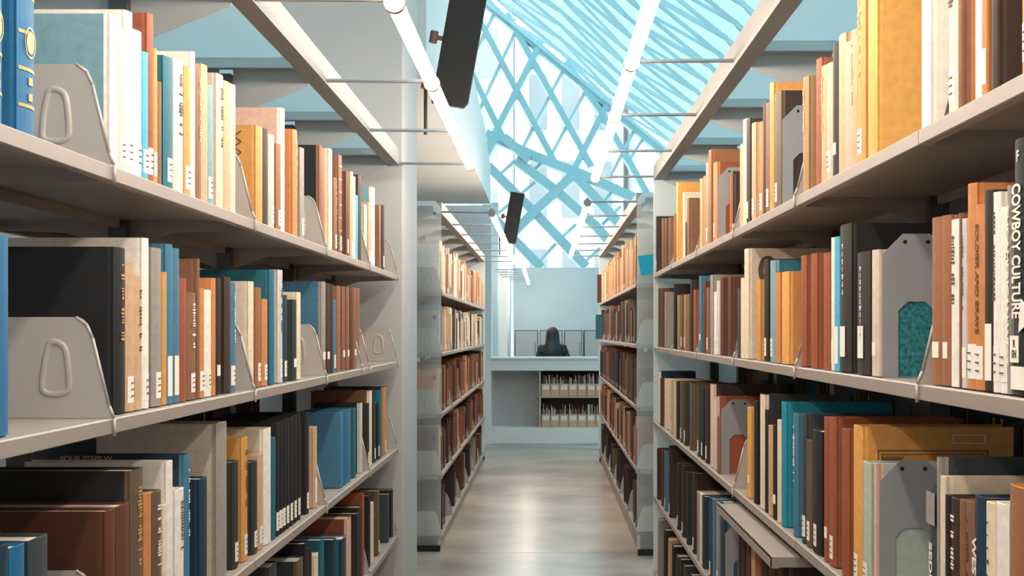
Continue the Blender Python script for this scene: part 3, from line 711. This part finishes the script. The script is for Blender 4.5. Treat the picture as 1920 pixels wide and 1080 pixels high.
# room beyond the half wall
m = MB(); bx(m, 963, 1500, 502, 700, 21.0, 21.2); st(m.build('wall_far', WALLB))
m = MB(); bx(m, 921.5, 934, 380, 672, 17.5, 17.7); st(m.build('trim_2', WALLB))
m = MB(); bx(m, 934, 952, 505, 760, 19.5, 21.5); st(m.build('wall_beyond', WALLW))
m = MB()
for k, (xa, xb) in enumerate(((965, 1009), (1012, 1055), (1058, 1092), (1095, 1140))):
    r_ = empty('cabinet', (pt(xa, 0, 19.6)[0], 19.6, 0)); a = pt(xa, 0, 19.6)[0]; c = pt(xb, 0, 19.6)[0]
    zt = pt(0, 619, 19.6)[2]
    MB().box(0, c-a, .004, .45, 0, zt).build('body', mat('cabinet_dark', '#6f6f70', .6), r_)
    MB().box(.012, c-a-.012, -.01, .004, .04, zt-.015).build('door', mat('cabinet_grey', '#b5b5b3', .55, 0, .06, 6), r_, bevel=.003)
    MB().tube((c-a-.04, -.03, .9), (c-a-.04, -.03, 1.05), .006).build('handle', CHROME, r_)
    props(r_, f'grey cabinet behind the half wall, {NTH[k]} from the left', 'cabinet', 'grey cabinets behind the half wall')
# one more light strip over the room beyond
r_ = empty('strip_light', (-.27, 17, 1.85)); props(r_, 'short light strip beyond the half wall opening', 'light'); L = (.27, -17, -1.85)
A, Bp = pt(983, 506, 16.6), pt(997, 545, 25.0)
MB().tube((A[0], 16.6, A[2]), (A[0], 20.6, A[2]-.02), .02, 12).build('tube', TUBE, r_, L)
for k in range(6):
    y = 16.7+k*.75; MB().tube((A[0], y, A[2]+.005), (A[0]-.34, y, A[2]+.01), .006, 8).build('support_rod', CHROME, r_, L)

# ------------------------------------------------------------ window wall
YW = 24.0
win = empty('window_1', (0, YW, 3)); st(win); L = (0, -YW, -3)
def P(x, y, yy=YW): return Vector(pt(x, y, yy))
thick = [((880, 0), (895.5, 30.5)), ((895.5, 30.5), (1039, 302)), ((872, 112), (944, 260)), ((950, 25), (1109, 312)), ((1062, 115), (1128, 211)), ((1128, 211), (1215, 365)),
         ((1016, 75), (926, 253.6)), ((1144, 185), (1073, 324)), ((911, 250.5), (1000, 292)), ((1000, 292), (1094, 328)), ((1094, 328), (1210, 380)),
         ((915, 311), (1000, 396)), ((1000, 396), (1099, 500)), ((966.5, 300), (1042, 357)), ((1042, 357), (1115, 422)), ((1115, 422), (1185, 500)), ((1076, 327), (1157, 415)), ((1157, 415), (1230, 500)),
         ((930, 412), (961, 446)), ((961, 446), (1015, 502)), ((1076, 326), (1042, 360)), ((1042, 360), (1000, 399)), ((1000, 399), (945, 455)), ((944, 258), (992, 300)), ((925, 262), (911, 290))]
thin = [((928, 20), (875, 130)), ((966, 58), (893, 216)), ((1056, 130), (978, 280)), ((1097, 171), (1028, 300)), ((1192, 238), (1145, 330)), ((966, 300), (930, 332)), ((1003, 341), (972, 366)),
        ((1080, 420), (1050, 448)), ((1042, 456), (1010, 492)), ((960, 378), (925, 405)), ((1126, 464), (1090, 497)), ((1160, 345), (1130, 380)), ((1000, 318), (1020, 300)), ((1180, 300), (1215, 245)), ((1130, 420), (1165, 385))]
for i, (a, b) in enumerate(thick):
    o_ = Vector((0, -.006*i, 0)); MB().beam(P(*a)+o_, P(*b)+o_, .10 if i < 8 else .15, .30).build('diagonal_beam', CYAN, win, L)
for i, (a, b) in enumerate(thin): o_ = Vector((0, .05+.004*i, 0)); MB().beam(P(*a)+o_, P(*b)+o_, .05, .12).build('glazing_bar', CYAN_D, win, L)
a, c = P(840, 520), P(1260, -60)
MB().box(-3.2, 4.2, YW+.33, YW+.34, 1.0, 8.5).build('glass_pane', GLASS, win, L)
# folded lattice ceiling sloping down to the right
ceil = empty('ceiling', (0, 15, 5)); st(ceil); L = (0, -15, -5)
sl = -.818
def zc(X, Y): return 6.80+sl*(X+1.125)+(YW-Y)*.03
XA, XB = -1.6, 5.2
vs = [(XA, YW, zc(XA, YW)), (XB, YW, zc(XB, YW)), (XB, -1, zc(XB, -1)), (XA, -1, zc(XA, -1))]
nrm = Vector((-sl, 0, 1)).normalized()
MB().prism([0, 1, 2, 3], lambda i: Vector(vs[i])+nrm*.22, lambda i: Vector(vs[i])+nrm*.24).build('ceiling_panel', CEILM, ceil, L)
def rib(p, q, w, d): MB().beam(p, q, w, d, nrm).build('ceiling_rib', CYAN_D, ceil, L)
def C_(X, Y): return Vector((X, Y, zc(X, Y)))
Y = YW-.05; k = 0; step = .85; rows = []
while Y > 4.5:
    rows.append(Y); Y -= step; step *= .985
for i, Y in enumerate(rows):
    rib(C_(XA, Y), C_(XB, Y), .022, .05)
    if i+1 < len(rows):
        Y2 = rows[i+1]; X = XA+(.9 if i % 2 else 0)
        up = i % 2
        while X < XB-1.8:
            a, b, c = C_(X, Y if up else Y2), C_(X+.9, Y2 if up else Y), C_(X+1.8, Y if up else Y2)
            rib(a, b, .020, .06); rib(b, c, .016, .04)
            X += 1.8
st(MB().beam(P(893, -10), P(1480, 480), .13, .3).build('trim_3', CYAN))

# ------------------------------------------------------------ city outside
def building(x0, x1, y, z1, hexc, wx, wz, winhex, label):
    r_ = empty('office_building', (x0, y, -6)); bm = mat('facade_'+hexc[1:], hexc, .8, 0, .04, .3); gm = mat('panes_'+winhex[1:], winhex, .3, 0, .15, .5)
    MB().box(0, x1-x0, 0, 8, 0, z1+6).build('facade', bm, r_)
    n = max(1, int((x1-x0)/wx)); pitch = (x1-x0)/n
    for i in range(n):
        m = MB(); z = 5.0
        while z < z1+5: m.box(pitch*(i+.28), pitch*(i+.78), -.12, -.01, z, z+wz*.62); z += wz
        m.build('window_column', gm, r_)
    props(r_, label, 'building')
building(-6.5, -1.2, 46, 40, '#ccd3d6', 1.5, 2.6, '#8ea2aa', 'pale office building seen through window at far left')
building(-.9, 2.6, 52, 44, '#d9dcdd', 1.1, 3.2, '#9fb0b6', 'white ribbed tower in the middle of the window')
building(3.0, 9.0, 48, 40, '#d0d7da', 1.6, 2.8, '#93a6ae', 'pale tower at right side of the window')

# ------------------------------------------------------------ seated person seen from behind
per = empty('person', (.075, 18.0, 0)); props(per, 'person with long dark hair and dark jacket sitting with back turned', 'person')
def skin_obj(name, pts, edges, rad, mt, parent, sub=2):
    me = bpy.data.meshes.new(name); me.from_pydata(pts, edges, []); me.update()
    o = bpy.data.objects.new(name, me); COL.objects.link(o); o.parent = parent
    md = o.modifiers.new('skin', 'SKIN'); md.use_smooth_shade = True
    for i, r in enumerate(rad):
        me.skin_vertices[0].data[i].radius = r if isinstance(r, tuple) else (r, r); me.skin_vertices[0].data[i].use_root = (i == 0)
    s_ = o.modifiers.new('sub', 'SUBSURF'); s_.levels = sub; s_.render_levels = sub
    me.materials.append(mt); return o
skinm = mat('skin', '#c99a7c', .6, 0, .05, 20); jack = mat('dark_jacket', '#232126', .95, 0, .4, 25, .3, .3, '#4a474c')
hair = mat('dark_hair', '#1d1614', .55, 0, .4, 60)
pts = [(0, 0, .50), (0, .01, .66), (0, .0, .84), (0, .0, .97), (0, .01, 1.03), (0, .02, 1.09), (0, .03, 1.15),
       (.135, .0, .985), (.20, .06, .78), (.15, .27, .74), (.10, .33, .76), (-.135, .0, .985), (-.20, .06, .78), (-.15, .27, .74), (-.10, .33, .76),
       (.10, .02, .50), (.11, .42, .49), (.11, .44, .12), (.11, .52, .05), (-.10, .02, .50), (-.11, .42, .49), (-.11, .44, .12), (-.11, .52, .05)]
edges = [(0, 1), (1, 2), (2, 3), (3, 4), (4, 5), (5, 6), (3, 7), (7, 8), (8, 9), (9, 10), (3, 11), (11, 12), (12, 13), (13, 14), (0, 15), (15, 16), (16, 17), (17, 18), (0, 19), (19, 20), (20, 21), (21, 22)]
rad = [(.14, .11), (.125, .095), (.14, .10), (.10, .08), (.06, .055), (.048, .05), (.05, .05), .07, .052, .036, .026, .07, .046, .036, .026, .085, .06, .045, .035, .085, .06, .045, .035]
skin_obj('body', pts, edges, rad, jack, per)
# head with face, turned away
def ell(name, c, r, mt, parent, fn=None, nu=24, nv=16):
    m = MB(); vs = []; fs = []
    for j in range(nv+1):
        th = math.pi*j/nv
        for i in range(nu):
            ph = 2*math.pi*i/nu; p = Vector((math.sin(th)*math.cos(ph), math.sin(th)*math.sin(ph), math.cos(th)))
            if fn: p = fn(p)
            vs.append((c[0]+p.x*r[0], c[1]+p.y*r[1], c[2]+p.z*r[2]))
    for j in range(nv):
        for i in range(nu): fs.append((j*nu+i, j*nu+(i+1) % nu, (j+1)*nu+(i+1) % nu, (j+1)*nu+i))
    m.add(vs, fs); return m.build(name, mt, parent, smooth=True)
def headf(p):
    q = p.copy()
    if p.z < 0: q.x *= 1+.22*p.z; 
    if p.y > .8 and abs(p.z) < .35: q.y += .12*(1-abs(p.z)/.35)*(1-min(1, abs(p.x)/.3))
    return q
ell('head', (0, .035, 1.145), (.072, .092, .112), skinm, per, headf)
prof = [(1.262, .001), (1.258, .028), (1.245, .050), (1.22, .070), (1.185, .082), (1.145, .086), (1.10, .087), (1.055, .094), (1.01, .106), (.96, .116), (.91, .112), (.87, .095), (.845, .06)]
m = MB(); nu = 36; vs = []; fs = []
for j_, (z_, r_h) in enumerate(prof):
    fl_ = min(1, max(0, (1.12-z_)/.2))
    for i_ in range(nu):
        a_ = 2*math.pi*i_/nu; rr = r_h*(1+.035*math.sin(9*a_+z_*14)*(.3+fl_))
        y_ = rr*math.sin(a_)*(.95-.35*fl_)-.012-.075*fl_
        if math.sin(a_) > .35 and z_ < 1.2: y_ = min(y_, .03-.07*fl_)
        vs.append((rr*math.cos(a_), y_, z_))
for j_ in range(len(prof)-1):
    for i_ in range(nu): fs.append((j_*nu+i_, (j_+1)*nu+i_, (j_+1)*nu+(i_+1) % nu, j_*nu+(i_+1) % nu))
fs.append(tuple(range((len(prof)-1)*nu, len(prof)*nu)))
m.add(vs, fs); m.build('hair', hair, per, smooth=True)
for sx in (-1, 1):
    hd = [(sx*.10, .33, .76), (sx*.085, .40, .765)]
    o = skin_obj('hand', hd+[(sx*(.06+.014*i), .44, .765) for i in range(4)]+[(sx*(.055+.016*i), .475, .755) for i in range(4)]+[(sx*.055, .385, .765), (sx*.042, .41, .76)],
                 [(0, 1)]+[(1, 2+i) for i in range(4)]+[(2+i, 6+i) for i in range(4)]+[(1, 10), (10, 11)], [.02, .02]+[.009]*8+[.009, .008], skinm, per, 1)
ch = empty('chair', (.075, 18.0, 0)); props(ch, 'dark chair under the seated person behind the half wall', 'chair')
dk = mat('chair_dark', '#3c3c40', .6)
MB().box(-.21, .21, -.17, .22, .385, .41).build('seat', dk, ch, bevel=.01)
MB().box(-.19, .19, -.215, -.19, .55, .80).build('backrest', dk, ch, bevel=.01)
for sx in (-1, 1):
    MB().tube((sx*.18, -.2, .0), (sx*.18, -.2, .78), .012).build('leg', CHROME, ch); MB().tube((sx*.18, .19, 0), (sx*.18, .19, .385), .012).build('leg', CHROME, ch)
dkk = empty('desk', (.075, 18.7, 0)); props(dkk, 'long desk in front of the seated person', 'desk')
MB().box(-1.0, 1.0, -.38, .35, .70, .73).build('desktop', mat('desk_top', '#cfcac2', .5), dkk, bevel=.004)
for sx in (-1, 1):
    for yy in (-.33, .3): MB().box(sx*.95-.02, sx*.95+.02, yy-.02, yy+.02, 0, .70).build('leg', CHROME, dkk)
print('books', sum(len(o) for _, _, o in ALLB), 'objects', len(bpy.data.objects))
